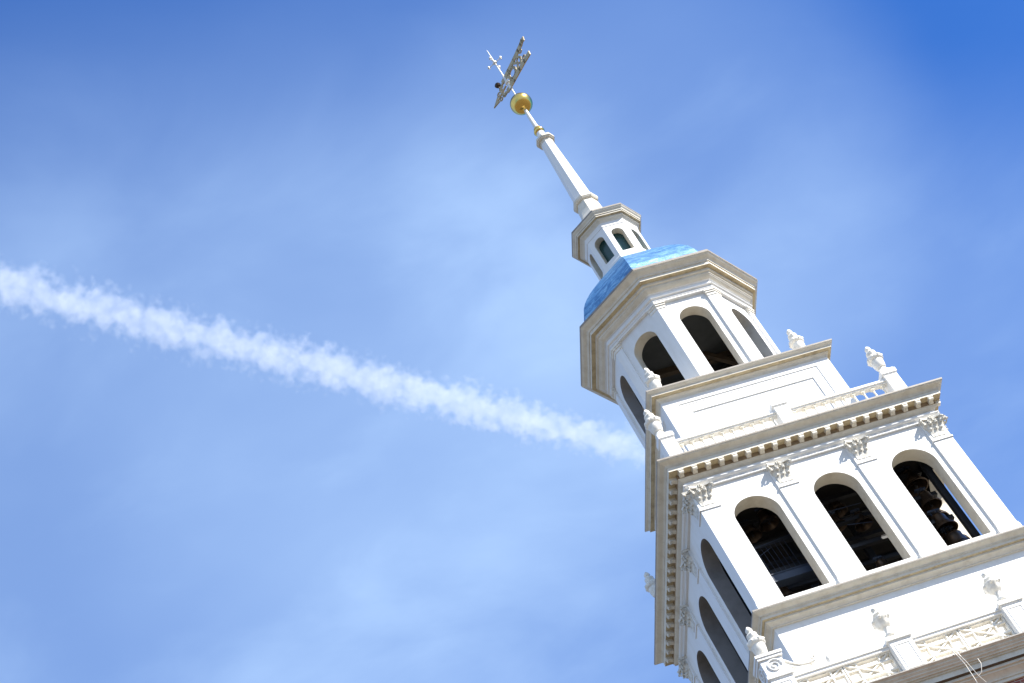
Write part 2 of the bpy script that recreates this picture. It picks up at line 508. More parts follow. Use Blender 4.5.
def capital_mesh(w_=0.42, z0=32.83, z1=33.43, side=True):
    """front face in y=0 facing -Y, centred at x=0"""
    bm = bmesh.new()
    H = z1 - z0; hw = w_ / 2
    # basket
    def fr(h_, y, z): return [(-h_, 0.05, z), (-h_, y, z), (h_, y, z), (h_, 0.05, z)]
    secs = [fr(hw - 0.02, -0.01, z0), fr(hw - 0.01, -0.03, z0 + 0.3 * H), fr(hw + 0.02, -0.06, z0 + 0.7 * H), fr(hw + 0.05, -0.10, z0 + 0.87 * H)]
    rr = [[bm.verts.new(p) for p in s] for s in secs]
    for a, b in zip(rr, rr[1:]):
        for i in range(3): bm.faces.new((a[i], a[i + 1], b[i + 1], b[i]))
    # abacus with hollowed front
    n = 8
    bot = []; top = []
    for i in range(n + 1):
        u = -1 + 2 * i / n
        y = -0.115 - 0.075 * u * u
        bot.append(bm.verts.new((u * (hw + 0.07), y, z0 + 0.885 * H))); top.append(bm.verts.new((u * (hw + 0.09), y - 0.012, z1 - 0.004)))
    for i in range(n):
        bm.faces.new((bot[i], bot[i + 1], top[i + 1], top[i]))
    bl = bm.verts.new((-(hw + 0.07), 0.06, z0 + 0.885 * H)); brr = bm.verts.new((hw + 0.07, 0.06, z0 + 0.885 * H))
    tl = bm.verts.new((-(hw + 0.09), 0.06, z1 - 0.004)); tr = bm.verts.new((hw + 0.09, 0.06, z1 - 0.004))
    bm.faces.new(bot[::-1] + [bl, brr]); bm.faces.new((bl, bot[0], top[0], tl)); bm.faces.new((bot[-1], brr, tr, top[-1]))
    bm.faces.new(top + [tr, tl])
    # leaves
    for x in (-0.66, 0, 0.66):
        leaf(bm, x * hw, -0.012, z0, R(18) * x, 0.17, 0.44 * H, 0.085)
    for x in (-1.0, -0.34, 0.34, 1.0):
        leaf(bm, x * (hw - 0.02), -0.02, z0 + 0.22 * H, R(30) * x, 0.16, 0.50 * H, 0.125)
    # volutes at the corners, small helices and a flower in the middle
    for s in (-1, 1):
        volute(bm, (s * (hw + 0.05), -0.13, z0 + 0.76 * H), R(-45) if s > 0 else R(225), 0.085, 0.028)
        volute(bm, (s * 0.075, -0.125, z0 + 0.77 * H), 0 if s < 0 else PI, 0.05, 0.018)
    for a in range(5):
        aa = a / 5 * 2 * PI
        tube(bm, (0.035 * math.cos(aa), -0.12, z0 + 0.94 * H + 0.035 * math.sin(aa)), (0.035 * math.cos(aa), -0.16, z0 + 0.94 * H + 0.035 * math.sin(aa)), 0.028, 0.016, 7)
    return bm
cap_proto = None
PW = 0.54
pil_x = [-(PY - PW / 2), -D / 2, D / 2, PY - PW / 2]
pil0 = None
for k, rz in FACES:
    for x in pil_x:
        rot = Matrix.Rotation(rz, 3, 'Z')
        loc = rot @ Vector((x, -PY, 0))
        if pil0 is None:
            bm = bmesh.new()
            ph = PW / 2 - 0.001
            box(bm, -ph, ph, 0, PY - WY + 0.03, 29.15, 33.45)
            pil0 = part('pilaster', bm, M['white'], loc=loc, rot=rz)
            b2 = bmesh.new()
            box(b2, -ph - 0.03, ph + 0.03, -0.028, 0.085, 29.19, 29.44)
            box(b2, -ph - 0.018, ph + 0.018, -0.016, 0.087, 29.44, 29.50)
            link('pilaster_base', b2, M['white'], pil0)
            link('capital', capital_mesh(), M['capital'], pil0, smooth=True)
            b4 = bmesh.new()
            box(b4, -ph - 0.012, ph + 0.02, -0.03, 0.088, 32.69, 32.735)
            link('astragal', b4, M['white'], pil0)
        else:
            clone(pil0, tower, loc, rz)

# entablature of the belfry
bm = bmesh.new()
pr = [(3.30, 33.43), (3.50, 33.43), (3.50, 33.455), (3.485, 33.455), (3.485, 33.50), (3.50, 33.50), (3.50, 33.53)] + curve_pts(3.51, 33.53, 3.56, 33.575, 'ovolo') + [(3.57, 33.58), (3.57, 33.60), (3.50, 33.61), (3.50, 33.76)]
loft(bm, pr, 4)
part('architrave', bm, M['white'])
bm = bmesh.new()
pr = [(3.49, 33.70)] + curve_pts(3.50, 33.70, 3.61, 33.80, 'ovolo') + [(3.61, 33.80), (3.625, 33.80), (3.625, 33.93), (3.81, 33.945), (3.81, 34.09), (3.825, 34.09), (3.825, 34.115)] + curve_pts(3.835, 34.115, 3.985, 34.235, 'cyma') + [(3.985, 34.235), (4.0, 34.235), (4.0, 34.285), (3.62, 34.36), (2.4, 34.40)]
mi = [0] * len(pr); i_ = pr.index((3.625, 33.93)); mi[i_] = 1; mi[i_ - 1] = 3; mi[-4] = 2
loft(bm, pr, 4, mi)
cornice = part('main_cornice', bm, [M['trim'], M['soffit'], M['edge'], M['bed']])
# modillion blocks under the soffit
def modillion():
    bm = bmesh.new()
    # side profile (y outward negative), z from soffit down
    prof = [(0, 0), (-0.175, 0), (-0.175, -0.075), (-0.16, -0.105), (-0.09, -0.085), (-0.03, -0.115), (0, -0.125)]
    hw = 0.062
    a = [bm.verts.new((-hw, y, z)) for y, z in prof]; b = [bm.verts.new((hw, y, z)) for y, z in prof]
    bm.faces.new(a); bm.faces.new(b[::-1])
    for i in range(len(prof)):
        j = (i + 1) % len(prof); bm.faces.new((a[i], b[i], b[j], a[j]))
    box(bm, -hw - 0.014, hw + 0.014, -0.186, 0.0, -0.024, 0.004)
    bmesh.ops.recalc_face_normals(bm, faces=bm.faces)
    return bm
mod0 = None
for k, rz in FACES:
    rot = Matrix.Rotation(rz, 3, 'Z')
    for i in range(20):
        x = -3.50 + 7.0 * i / 19
        loc = rot @ Vector((x, -3.622, 33.938))
        if mod0 is None:
            mod0 = link('modillion', modillion(), M['trim'], cornice, loc=loc, rot=rz)
        else:
            clone(mod0, cornice, loc, rz)

# ------------------------------------------------------------------ upper balustrade
ub = empty('upper_balustrade', (0, 0, 0), parent=tower)
def post_mesh(hw, z0, z1, cap=0.035, panel=False, ct=0.07):
    bm = bmesh.new()
    box(bm, -hw - 0.02, hw + 0.02, -hw - 0.02, hw + 0.02, z0, z0 + 0.14)
    box(bm, -hw, hw, -hw, hw, z0 + 0.14, z1 - 0.05 - ct)
    box(bm, -hw - 0.015, hw + 0.015, -hw - 0.015, hw + 0.015, z1 - 0.05 - ct, z1 - 0.02 - ct)
    box(bm, -hw - cap, hw + cap, -hw - cap, hw + cap, z1 - 0.02 - ct, z1 - 0.02)
    box(bm, -hw - cap + 0.03, hw + cap - 0.03, -hw - cap + 0.03, hw + cap - 0.03, z1 - 0.02, z1 + 0.03)
    if panel:   # raised frame on the outer faces
        for rr in range(4):
            X = Matrix.Rotation(rr * PI / 2, 4, 'Z')
            za, zb = z0 + 0.22, z1 - 0.2
            f = 0.035; y0, y1 = -hw - 0.014, -hw + 0.002; q = hw - 0.07
            box(bm, -q, -q + f, y0, y1, za, zb, xf=X); box(bm, q - f, q, y0, y1, za, zb, xf=X)
            box(bm, -q + f, q - f, y0, y1, za, za + f, xf=X); box(bm, -q + f, q - f, y0, y1, zb - f, zb, xf=X)
    return bm
UP = 3.20; ZU0 = 34.30; ZU1 = 35.66
p0 = link('post', post_mesh(0.185, ZU0, ZU1, ct=0.14), M['white'], ub, loc=(-UP, -UP, 0))
for x, y in ((UP, -UP), (UP, UP), (-UP, UP), (0, -UP), (UP, 0), (0, UP), (-UP, 0)):
    clone(p0, ub, (x, y, 0), 0)
def rail_mesh(L, z0, z1, wd, mould=True):
    bm = bmesh.new()
    box(bm, -L / 2, L / 2, -wd, wd, z0, z1)
    if mould:
        box(bm, -L / 2, L / 2, -wd - 0.035, wd + 0.035, z1 - 0.035, z1 + 0.035)
    return bm
def baluster_mesh(z0, z1, r=0.055):
    bm = bmesh.new(); H = z1 - z0
    f = lambda u: z0 + u * H
    box(bm, -r, r, -r, r, f(0), f(0.08))
    lathe(bm, [(0.0, f(.079)), (r * .9, f(.08)), (r * .95, f(.12)), (r * .55, f(.16)), (r * .8, f(.24)), (r * 1.02, f(.34)), (r * .85, f(.48)), (r * .5, f(.66)), (r * .42, f(.78)), (r * .6, f(.82)), (r * .5, f(.86)), (r * .95, f(.90)), (r, f(.93)), (0, f(.931))], 12)
    box(bm, -r * 1.05, r * 1.05, -r * 1.05, r * 1.05, f(.93), f(1))
    return bm
L_ = UP - 0.37
top0 = bot0 = bal0 = None
for k, rz in FACES:
    rot = Matrix.Rotation(rz, 3, 'Z')
    for s in (-1, 1):
        loc = rot @ Vector((s * UP / 2, -UP, 0))
        if top0 is None:
            top0 = link('top_rail', rail_mesh(L_, 35.29, 35.37, 0.085), M['white'], ub, loc=loc, rot=rz)
            bot0 = link('bottom_rail', rail_mesh(L_, 34.46, 34.56, 0.09, False), M['white'], ub, loc=loc, rot=rz)
        else:
            clone(top0, ub, loc, rz); clone(bot0, ub, loc, rz)
        nb = 10
        for i in range(nb):
            x = s * UP / 2 + (-L_ / 2 + L_ * (i + 0.5) / nb)
            loc = rot @ Vector((x, -UP, 0))
            if bal0 is None:
                bal0 = link('baluster', baluster_mesh(34.56, 35.29), M['cream'], ub, smooth=True, loc=loc, rot=rz)
            else:
                clone(bal0, ub, loc, rz)

# ------------------------------------------------------------------ attic
bm = bmesh.new()
loft(bm, [(2.405, 34.2), (2.405, 37.72)], 4)
attic = part('attic_wall', bm, M['white'])
pm0 = None
def prism(bm, poly, z0, z1):
    a = [bm.verts.new((x, y, z0)) for x, y in poly]; b = [bm.verts.new((x, y, z1)) for x, y in poly]
    bm.faces.new(a[::-1]); bm.faces.new(b)
    for i in range(len(poly)):
        j = (i + 1) % len(poly); bm.faces.new((a[i], a[j], b[j], b[i]))
for k, rz in FACES:
    if pm0 is None:
        bm = bmesh.new()
        h = 2.47; hi = 2.39
        for s_ in (-1, 1):
            pl = [(s_ * h, -h), (s_ * 2.05, -h), (s_ * 2.05, -hi), (s_ * hi, -hi)]
            prism(bm, pl if s_ < 0 else pl[::-1], 34.21, 37.70)
        box(bm, -2.05, 2.05, -h, -hi, 37.37, 37.70); box(bm, -2.05, 2.05, -h, -hi, 34.21, 35.0)
        def frame(xo, xi, zto, zti, zbo, zbi, y):
            box(bm, -xo, -xi, y, -hi, zbo, zto); box(bm, xi, xo, y, -hi, zbo, zto)
            box(bm, -xi, xi, y, -hi, zti, zto); box(bm, -xi, xi, y, -hi, zbo, zbi)
        frame(2.05, 1.98, 37.37, 37.30, 35.0, 35.07, -2.448)
        frame(1.98, 1.78, 37.30, 37.02, 35.07, 35.30, -2.436)
        pm0 = link('panel_frame', bm, M['white'], attic, rot=rz)
    else:
        clone(pm0, attic, (0, 0, 0), rz)
bm = bmesh.new()
pr = [(2.46, 37.58), (2.485, 37.58), (2.485, 37.63)] + curve_pts(2.49, 37.63, 2.545, 37.69, 'cove') + [(2.555, 37.69), (2.555, 37.715), (2.665, 37.73), (2.665, 37.80), (2.675, 37.80)] + curve_pts(2.68, 37.80, 2.745, 37.875, 'cyma') + [(2.76, 37.875), (2.76, 37.92), (2.3, 38.0), (1.6, 38.02)]
mi = [0] * len(pr); mi[pr.index((2.555, 37.715))] = 1; mi[-4] = 2
loft(bm, pr, 4, mi)
part('attic_cornice', bm, [M['trim'], M['soffit'], M['edge']])

# ------------------------------------------------------------------ octagonal stage
OW = 2.135; OP = 2.20; OT = 0.34; OH = 0.455; OZS = 40.83
for k in range(8):
    rz = k * PI / 4
    bm = bmesh.new()
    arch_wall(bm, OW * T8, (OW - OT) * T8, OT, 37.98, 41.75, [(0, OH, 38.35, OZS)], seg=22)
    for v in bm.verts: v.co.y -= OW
    part('octagon_wall', bm, [M['white'], M['dark'], M['shade_reveal'] if k == 6 else M['dim_reveal'] if k == 1 else M['trim']], rot=rz)
# pilaster strips folded round each corner
def corner_strip(hw_strip, y, z0, z1, ap, inner):
    """strip wrapping an octagon corner: ap = outer apothem"""
    bm = bmesh.new()
    c = ap * T8
    pts_o = [(c - hw_strip, -ap), (c, -ap)]
    # second arm on the next face
    def r45(x, y): a = PI / 4; return (x * math.cos(a) - y * math.sin(a), x * math.sin(a) + y * math.cos(a))
    p3 = r45(-c + hw_strip, -ap)
    i1 = (c - hw_strip, -inner); i2 = (inner * T8, -inner); i3 = r45(-c + hw_strip, -inner)
    poly = [pts_o[0], pts_o[1], p3, i3, i2, i1]
    a = [bm.verts.new((x, y_, z0)) for x, y_ in poly]; b = [bm.verts.new((x, y_, z1)) for x, y_ in poly]
    bm.faces.new(a[::-1]); bm.faces.new(b)
    for i in range(6):
        j = (i + 1) % 6; bm.faces.new((a[i], a[j], b[j], b[i]))
    bmesh.ops.recalc_face_normals(bm, faces=bm.faces)
    return bm
s0 = None
for k in range(8):
    rz = k * PI / 4
    if s0 is None:
        s0 = part('corner_pilaster', corner_strip(0.26, 0, 37.99, 41.60, OP, OW - 0.02), M['white'], rot=rz)
        b2 = corner_strip(0.285, 0, 38.02, 38.25, OP + 0.025, OW - 0.01)
        link('pilaster_base', b2, M['white'], s0)
        b3 = bmesh.new()
        for (hs, apx, za, zb) in ((0.275, OP + 0.018, 41.46, 41.50), (0.27, OP + 0.012, 41.50, 41.57), (0.30, OP + 0.04, 41.57, 41.63), (0.325, OP + 0.065, 41.63, 41.70)):
            tmp = corner_strip(hs, 0, za, zb - 0.0005, apx, OW - 0.005)
            me = bpy.data.meshes.new('t'); tmp.to_mesh(me); tmp.free(); b3.from_mesh(me); bpy.data.meshes.remove(me)
        link('capital', b3, M['stone'], s0)
    else:
        clone(s0, tower, (0, 0, 0), rz)
bm = bmesh.new()
pr = [(2.0, 41.70), (2.235, 41.70), (2.235, 41.76), (2.25, 41.76), (2.25, 41.82), (2.30, 41.84), (2.31, 41.86), (2.26, 41.87), (2.26, 42.02)] + curve_pts(2.27, 42.02, 2.41, 42.14, 'ovolo') + [(2.42, 42.14), (2.43, 42.14), (2.43, 42.20), (2.49, 42.22), (2.49, 42.30), (2.61, 42.32), (2.61, 42.44), (2.64, 42.44), (2.64, 42.47)] + curve_pts(2.65, 42.47, 2.79, 42.63, 'cyma') + [(2.805, 42.63), (2.82, 42.63), (2.82, 42.71), (2.5, 42.79), (1.5, 42.8)]
mi = [0] * len(pr); mi[pr.index((2.49, 42.30))] = 1; mi[-4] = 2
for q in range(0, 9): mi[q] = 3
loft(bm, pr, 8, mi)
part('octagon_cornice', bm, [M['trim'], M['soffit'], M['edge'], M['white']])
bm = bmesh.new()
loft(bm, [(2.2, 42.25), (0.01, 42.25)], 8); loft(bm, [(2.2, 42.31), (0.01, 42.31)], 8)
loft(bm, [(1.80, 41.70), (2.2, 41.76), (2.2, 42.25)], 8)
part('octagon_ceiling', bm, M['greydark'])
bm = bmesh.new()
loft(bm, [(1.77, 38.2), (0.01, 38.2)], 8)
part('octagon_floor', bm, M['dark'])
bm = bmesh.new()
box(bm, -1.9, 1.9, 0.95, 1.11, 42.02, 42.24)
ln = Vector((1.95, 0.8, 41.22)) - Vector((0.2, 0.8, 42.9)); q_ = ln.to_track_quat('Z', 'Y')
X = Matrix.Translation((1.35, 0.8, 41.82)) @ q_.to_matrix().to_4x4()
box(bm, -0.07, 0.07, -0.07, 0.07, -0.62, 0.75, xf=X)
part('roof_beam', bm, M['beam_and_shade_brown'])

# ------------------------------------------------------------------ dome
bm = bmesh.new()
dp = [(2.50, 42.76), (2.50, 43.0), (2.45, 43.3), (2.34, 43.6), (2.19, 43.88), (2.02, 44.14), (1.83, 44.40), (1.62, 44.66), (1.40, 44.92), (1.18, 45.18), (1.0, 45.36), (0.90, 45.45), (0.85, 45.48)]
loft(bm, dp, 8)
part('dome', bm, M['dome'])

# ------------------------------------------------------------------ lantern
LW = 0.86; LT = 0.24
lw0 = None
for k in range(8):
    rz = k * PI / 4
    if lw0 is None:
        bm = bmesh.new()
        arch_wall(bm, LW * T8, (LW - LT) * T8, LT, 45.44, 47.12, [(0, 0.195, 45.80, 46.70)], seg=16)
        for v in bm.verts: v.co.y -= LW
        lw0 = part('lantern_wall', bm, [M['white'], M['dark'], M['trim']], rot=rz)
        b2 = bmesh.new(); arch_fill(b2, 0, 0.193, 45.80, 46.70, -LW + 0.215, 0.02)
        link('lantern_window', b2, M['teal'], lw0)
    else:
        clone(lw0, tower, (0, 0, 0), rz)
bm = bmesh.new()
loft(bm, [(0.84, 45.42), (0.90, 45.42), (0.90, 45.58), (0.875, 45.62), (0.85, 45.62)], 8)
part('lantern_base', bm, M['white'])
bm = bmesh.new()
pr = [(0.80, 47.08), (0.875, 47.08), (0.875, 47.11), (0.865, 47.12), (0.885, 47.25)] + curve_pts(0.90, 47.25, 0.98, 47.34, 'cove') + [(0.985, 47.34), (0.985, 47.40), (1.06, 47.41), (1.06, 47.47), (1.085, 47.47)] + curve_pts(1.085, 47.48, 1.15, 47.60, 'cyma') + [(1.16, 47.60), (1.165, 47.60), (1.165, 47.66), (1.0, 47.70), (0.5, 47.72)]
mi = [0] * len(pr); mi[pr.index((0.985, 47.40))] = 1; mi[-4] = 2; mi[-5] = 2
for q in (0, 1, 2, 3): mi[q] = 3
loft(bm, pr, 8, mi)
part('lantern_cornice', bm, [M['trim'], M['soffit'], M['edge'], M['white']])
bm = bmesh.new()
loft(bm, [(0.98, 47.69), (0.96, 47.76), (0.86, 47.88), (0.72, 48.02), (0.58, 48.20), (0.47, 48.42), (0.40, 48.66), (0.355, 48.92), (0.34, 49.2)], 8)
part('lantern_roof', bm, M['trim'])

# ------------------------------------------------------------------ spire
bm = bmesh.new()
loft(bm, [(0.325, 49.18), (0.325, 49.28), (0.36, 49.29)] + curve_pts(0.36, 49.29, 0.395, 49.35, 'ovolo') + [(0.41, 49.36), (0.41, 49.45), (0.31, 49.50)], 8)
part('spire_base_ring', bm, M['trim'])
bm = bmesh.new()
loft(bm, [(0.315, 49.1), (0.30, 49.5), (0.195, 53.02), (0.01, 53.03)], 8)
part('spire_shaft', bm, M['white'])
bm = bmesh.new()
loft(bm, [(0.18, 52.86), (0.205, 52.88), (0.215, 52.98), (0.27, 53.00), (0.285, 53.03), (0.31, 53.04), (0.31, 53.13), (0.22, 53.20), (0.15, 53.22)], 8)
part('spire_collar', bm, M['trim'])
bm = bmesh.new()
lathe(bm, [(0.15, 53.15), (0.145, 53.5), (0.13, 53.62), (0.0, 53.63)], 20)
part('spire_neck', bm, M['white'], True)
bm = bmesh.new()
lathe(bm, [(0.12, 53.56), (0.17, 53.60), (0.19, 53.66), (0.17, 53.73), (0.12, 53.76), (0.14, 53.79), (0.135, 53.84), (0.08, 53.88), (0.05, 53.89)], 24)
part('gilded_ring', bm, M['gold'], True)
bm = bmesh.new()
lathe(bm, [(0.085, 53.8), (0.055, 55.15), (0.052, 55.3), (0.028, 55.31), (0.026, 58.0), (0.016, 58.9), (0.0, 59.02)], 14)
part('finial_rod', bm, M['rod'], True)
bm = bmesh.new()
BR = 0.39
lathe(bm, [(0.03, 55.42 - BR - 0.04), (0.07, 55.42 - BR - 0.03), (0.08, 55.42 - BR + 0.01)] + [(BR * math.sin(a), 55.42 - BR * math.cos(a)) for a in [R(12 + 156 * i / 22) for i in range(23)]] + [(0.06, 55.42 + BR), (0.03, 55.42 + BR + 0.05)], 36)
part('gilded_ball', bm, M['gold'], True)

# ------------------------------------------------------------------ weather vane
vd = Vector((0.497, -0.868, 0))        # direction of the tail
vane = empty('weather_vane', (0, 0, 56.0))
vane.rotation_euler = (0, 0, math.atan2(vd.y, vd.x))
tag(vane, 'pierced gilded weather vane with scrolled arrow head and forked banner tail above the gold ball', 'weather vane')
TK = 0.022
def plate(bm, poly, th=TK, mi=0):
    a = [bm.verts.new((x, -th, z)) for x, z in poly]; b = [bm.verts.new((x, th, z)) for x, z in poly]
    bm.faces.new(a); bm.faces.new(b[::-1])
    for i in range(len(poly)):
        j = (i + 1) % len(poly); bm.faces.new((a[i], b[i], b[j], a[j]))
def ribbon(bm, pts, wd, th=TK):
    """flat bar following 2-D points (x,z)"""
    for (x0, z0), (x1, z1) in zip(pts, pts[1:]):
        dx, dz = x1 - x0, z1 - z0; L = math.hypot(dx, dz) or 1; nx, nz = -dz / L * wd / 2, dx / L * wd / 2
        ex, ez = dx / L * wd * .25, dz / L * wd * .25
        plate(bm, [(x0 + nx - ex, z0 + nz - ez), (x0 - nx - ex, z0 - nz - ez), (x1 - nx + ex, z1 - nz + ez), (x1 + nx + ex, z1 + nz + ez)], th)
def arc(cx, cz, r, a0, a1, n=10, k=1.0):
    return [(cx + r * (1 - (1 - k) * i / n) * math.cos(R(a0 + (a1 - a0) * i / n)), cz + r * (1 - (1 - k) * i / n) * math.sin(R(a0 + (a1 - a0) * i / n))) for i in range(n + 1)]
bm = bmesh.new()
# banner: two long bars, upper one longer and curling up, with pierced scroll work between
ribbon(bm, [(-0.15, 1.08), (0.30, 1.10), (0.75, 1.12), (1.10, 1.15), (1.33, 1.17), (1.47, 1.22), (1.55, 1.20)], 0.18)
ribbon(bm, [(-0.15, 0.54), (0.30, 0.52), (0.75, 0.50), (1.10, 0.48), (1.42, 0.45)], 0.19)
ribbon(bm, arc(0.40, 0.80, 0.20, 0, 360, 14), 0.10, TK * .8)
ribbon(bm, [(0.05, 1.05), (0.22, 0.80), (0.05, 0.56)], 0.08, TK * .85)
ribbon(bm, [(0.62, 1.06), (0.82, 0.82), (0.62, 0.54)], 0.09, TK * .75)
ribbon(bm, arc(0.95, 0.82, 0.14, 90, 300, 9), 0.06, TK * .7)
ribbon(bm, [(0.90, 1.10), (1.04, 0.82), (0.90, 0.50)], 0.09, TK * .9)
ribbon(bm, arc(1.18, 1.02, 0.10, 110, 380, 9, .5), 0.05, TK * .8)
ribbon(bm, arc(1.18, 0.62, 0.10, -110, -380, 9, .5), 0.05, TK * .8)
link('banner_tail', bm, M['oldgold'], vane)
bm = bmesh.new()
ribbon(bm, [(-0.15, 0.80), (-0.75, 0.80)], 0.06)
plate(bm, [(-0.70, 0.93), (-1.08, 0.80), (-0.70, 0.67), (-0.78, 0.80)])
for s in (1, -1):
    ribbon(bm, [(-0.15, 0.80 + s * 0.27), (-0.30, 0.80 + s * 0.24), (-0.45, 0.80 + s * 0.08)], 0.09, TK * .9)
    ribbon(bm, arc(-0.38, 0.80 + s * 0.17, 0.11, 0 * s, 300 * s, 10, .5), 0.05, TK * .8)
    ribbon(bm, arc(-0.60, 0.80 + s * 0.12, 0.09, 20 * s, 320 * s, 10, .5), 0.045, TK * .75)
link('arrow_scroll', bm, M['oldgold'], vane)
bm = bmesh.new()
lathe(bm, [(0.055, 0.40), (0.055, 1.22), (0.04, 1.24), (0.028, 1.25)], 12)
lathe(bm, [(0.028, 0.70), (0.09, 0.74), (0.10, 0.80), (0.09, 0.86), (0.028, 0.90)], 12)
link('sleeve', bm, M['rod'], vane, True)
bm = bmesh.new()
lathe(bm, [(0.0, 1.18), (0.08, 1.21), (0.115, 1.28), (0.08, 1.35), (0.0, 1.38)], 16, cx=-0.42)
tube(bm, (-0.42, 0, 0.95), (-0.42, 0, 1.2), 0.02)
link('counterweight_ball', bm, M['bronze'], vane, True)
# star ornament near the tip of the rod
bm = bmesh.new()
for a in range(4):
    aa = a * PI / 2 + R(25)
    d = Vector((math.cos(aa), math.sin(aa), 0))
    tube(bm, (0, 0, 0), d * 0.26, 0.018, 0.014, 8)
    c = d * 0.27
    lathe(bm, [(0, -0.05), (0.045, -0.02), (0.05, 0.02), (0, 0.05)], 10, cx=c.x, cy=c.y)
    tube(bm, c + Vector((0, 0, -0.10)), c + Vector((0, 0, 0.10)), 0.018, 0.018, 6)
lathe(bm, [(0.02, -0.08), (0.07, -0.04), (0.075, 0.04), (0.02, 0.08)], 14)
so = link('cross_ornament', bm, M['rod'], vane, True)
so.location = (0, 0, 2.12)

# ------------------------------------------------------------------ lower balustrade
lb = empty('lower_balustrade', (0, 0, 0), parent=tower)
LP = 4.33; ZL0 = 25.47; ZL1 = 26.62
lp0 = link('post', post_mesh(0.265, ZL0, ZL1, 0.05, True), M['white'], lb, loc=(-LP, -LP, 0))
for x, y in ((LP, -LP), (LP, LP), (-LP, LP)): clone(lp0, lb, (x, y, 0), 0)
for k, rz in FACES:
    rot = Matrix.Rotation(rz, 3, 'Z')
    for x in (-1.42, 1.42): clone(lp0, lb, rot @ Vector((x, -LP, 0)), rz)
def lattice_mesh(L, z0, z1, b=0.026):
    """fretwork of crossed laths: two units side by side"""
    bm = bmesh.new()
    def lath(x0, za, x1, zb, y, wd=b):
        dx, dz = x1 - x0, zb - za; l = math.hypot(dx, dz)
        X = Matrix.Translation(((x0 + x1) / 2, y, (za + zb) / 2)) @ Matrix.Rotation(-math.atan2(dz, dx), 4, 'Y')
        box(bm, -l / 2, l / 2, -0.065, 0.065, -wd / 2 * 1.4, wd / 2 * 1.4, xf=X)
    U = L / 2; H = z1 - z0
    for s in (-1, 1):
        xc = s * U / 2; hw = U / 2 - 0.03
        lath(xc - hw, z0, xc - hw, z1, 0); lath(xc + hw, z0, xc + hw, z1, 0)
        lath(xc - hw, z0 + 0.02, xc + hw, z0 + 0.02, 0.004); lath(xc - hw, z1 - 0.02, xc + hw, z1 - 0.02, 0.002)
        for f in (-0.5, 0.5): lath(xc + hw * f, z0, xc + hw * f, z1, 0.003)
        for f in (0.30, 0.70): lath(xc - hw, z0 + H * f, xc + hw, z0 + H * f, -0.003)
        lath(xc - hw, z0, xc + hw, z1, 0.011); lath(xc - hw, z1, xc + hw, z0, -0.011)
    return bm
bays = [(-2.875, LP - 1.42 - 0.53), (0, 2.84 - 0.53), (2.875, LP - 1.42 - 0.53)]
pc = {}
for k, rz in FACES:
    rot = Matrix.Rotation(rz, 3, 'Z')
    for x, L in bays:
        loc = rot @ Vector((x, -LP, 0)); key = round(L, 3)
        if key not in pc:
            t_ = link('top_rail', rail_mesh(L, 26.43, 26.54, 0.13), M['white'], lb, loc=loc, rot=rz)
            b_ = link('base_rail', rail_mesh(L, 25.47, 25.74, 0.17, False), M['white'], lb, loc=loc, rot=rz)
            l_ = link('lattice_panel', lattice_mesh(L, 25.74, 26.43), M['stone'], lb, loc=loc, rot=rz)
            pc[key] = (t_, b_, l_)
        else:
            for o_ in pc[key]: clone(o_, lb, loc, rz)
# raised scroll pedestal over each corner post
def pedestal():
    bm = bmesh.new()
    box(bm, -0.26, 0.26, -0.26, 0.26, 26.64, 27.08)
    box(bm, -0.30, 0.30, -0.30, 0.30, 27.08, 27.15); box(bm, -0.325, 0.325, -0.325, 0.325, 27.15, 27.22)
    for face in range(4):
        X = Matrix.Rotation(face * PI / 2, 4, 'Z')
        n0 = len(bm.verts)
        pts = []
        for i in range(26):
            a = i / 25 * 3.6 * PI; rr = 0.19 * (1 - 0.85 * i / 25)
            pts.append((math.cos(a) * rr, -0.275, 26.86 + math.sin(a) * rr))
        polytube(bm, pts, [0.024 * (1 - 0.4 * i / 25) for i in range(26)], 6)
        bm.verts.ensure_lookup_table()
        for v in bm.verts[n0:]: v.co = X @ v.co
    return bm
def console():
    """scroll sweeping down from the pedestal along the rail"""
    bm = bmesh.new()
    pts = [(0.24, 27.06), (0.34, 27.02), (0.46, 26.90), (0.62, 26.80), (0.80, 26.77), (0.95, 26.80), (1.02, 26.86), (1.00, 26.92), (0.94, 26.91), (0.93, 26.86)]
    base = [(0.95, 26.60), (0.24, 26.60)]
    poly = [(0.24, 27.0), (0.34, 26.98), (0.46, 26.86), (0.62, 26.75), (0.80, 26.70), (0.98, 26.70), (1.0, 26.60), (0.24, 26.60)]
    a = [bm.verts.new((x, -0.10, z)) for x, z in poly]; b = [bm.verts.new((x, 0.10, z)) for x, z in poly]
    bm.faces.new(a); bm.faces.new(b[::-1])
    for i in range(len(poly)):
        j = (i + 1) % len(poly); bm.faces.new((a[i], b[i], b[j], a[j]))
    for y in (-0.10, 0.10):
        polytube(bm, [(x, y, z) for x, z in pts], [0.032] * len(pts), 7)
        vol = [(0.42 + math.cos(i / 14 * 2.8 * PI) * 0.09 * (1 - .7 * i / 14), y, 26.72 + math.sin(i / 14 * 2.8 * PI) * 0.09 * (1 - .7 * i / 14)) for i in range(15)]
        polytube(bm, vol, [0.018] * 15, 6)
    # small leaf finial
    lathe(bm, [(0.0, 26.60), (0.07, 26.62), (0.05, 26.68), (0.075, 26.76), (0.06, 26.84), (0.02, 26.92), (0, 26.95)], 10, cx=1.32)
    return bm
pd0 = None; cs0 = None
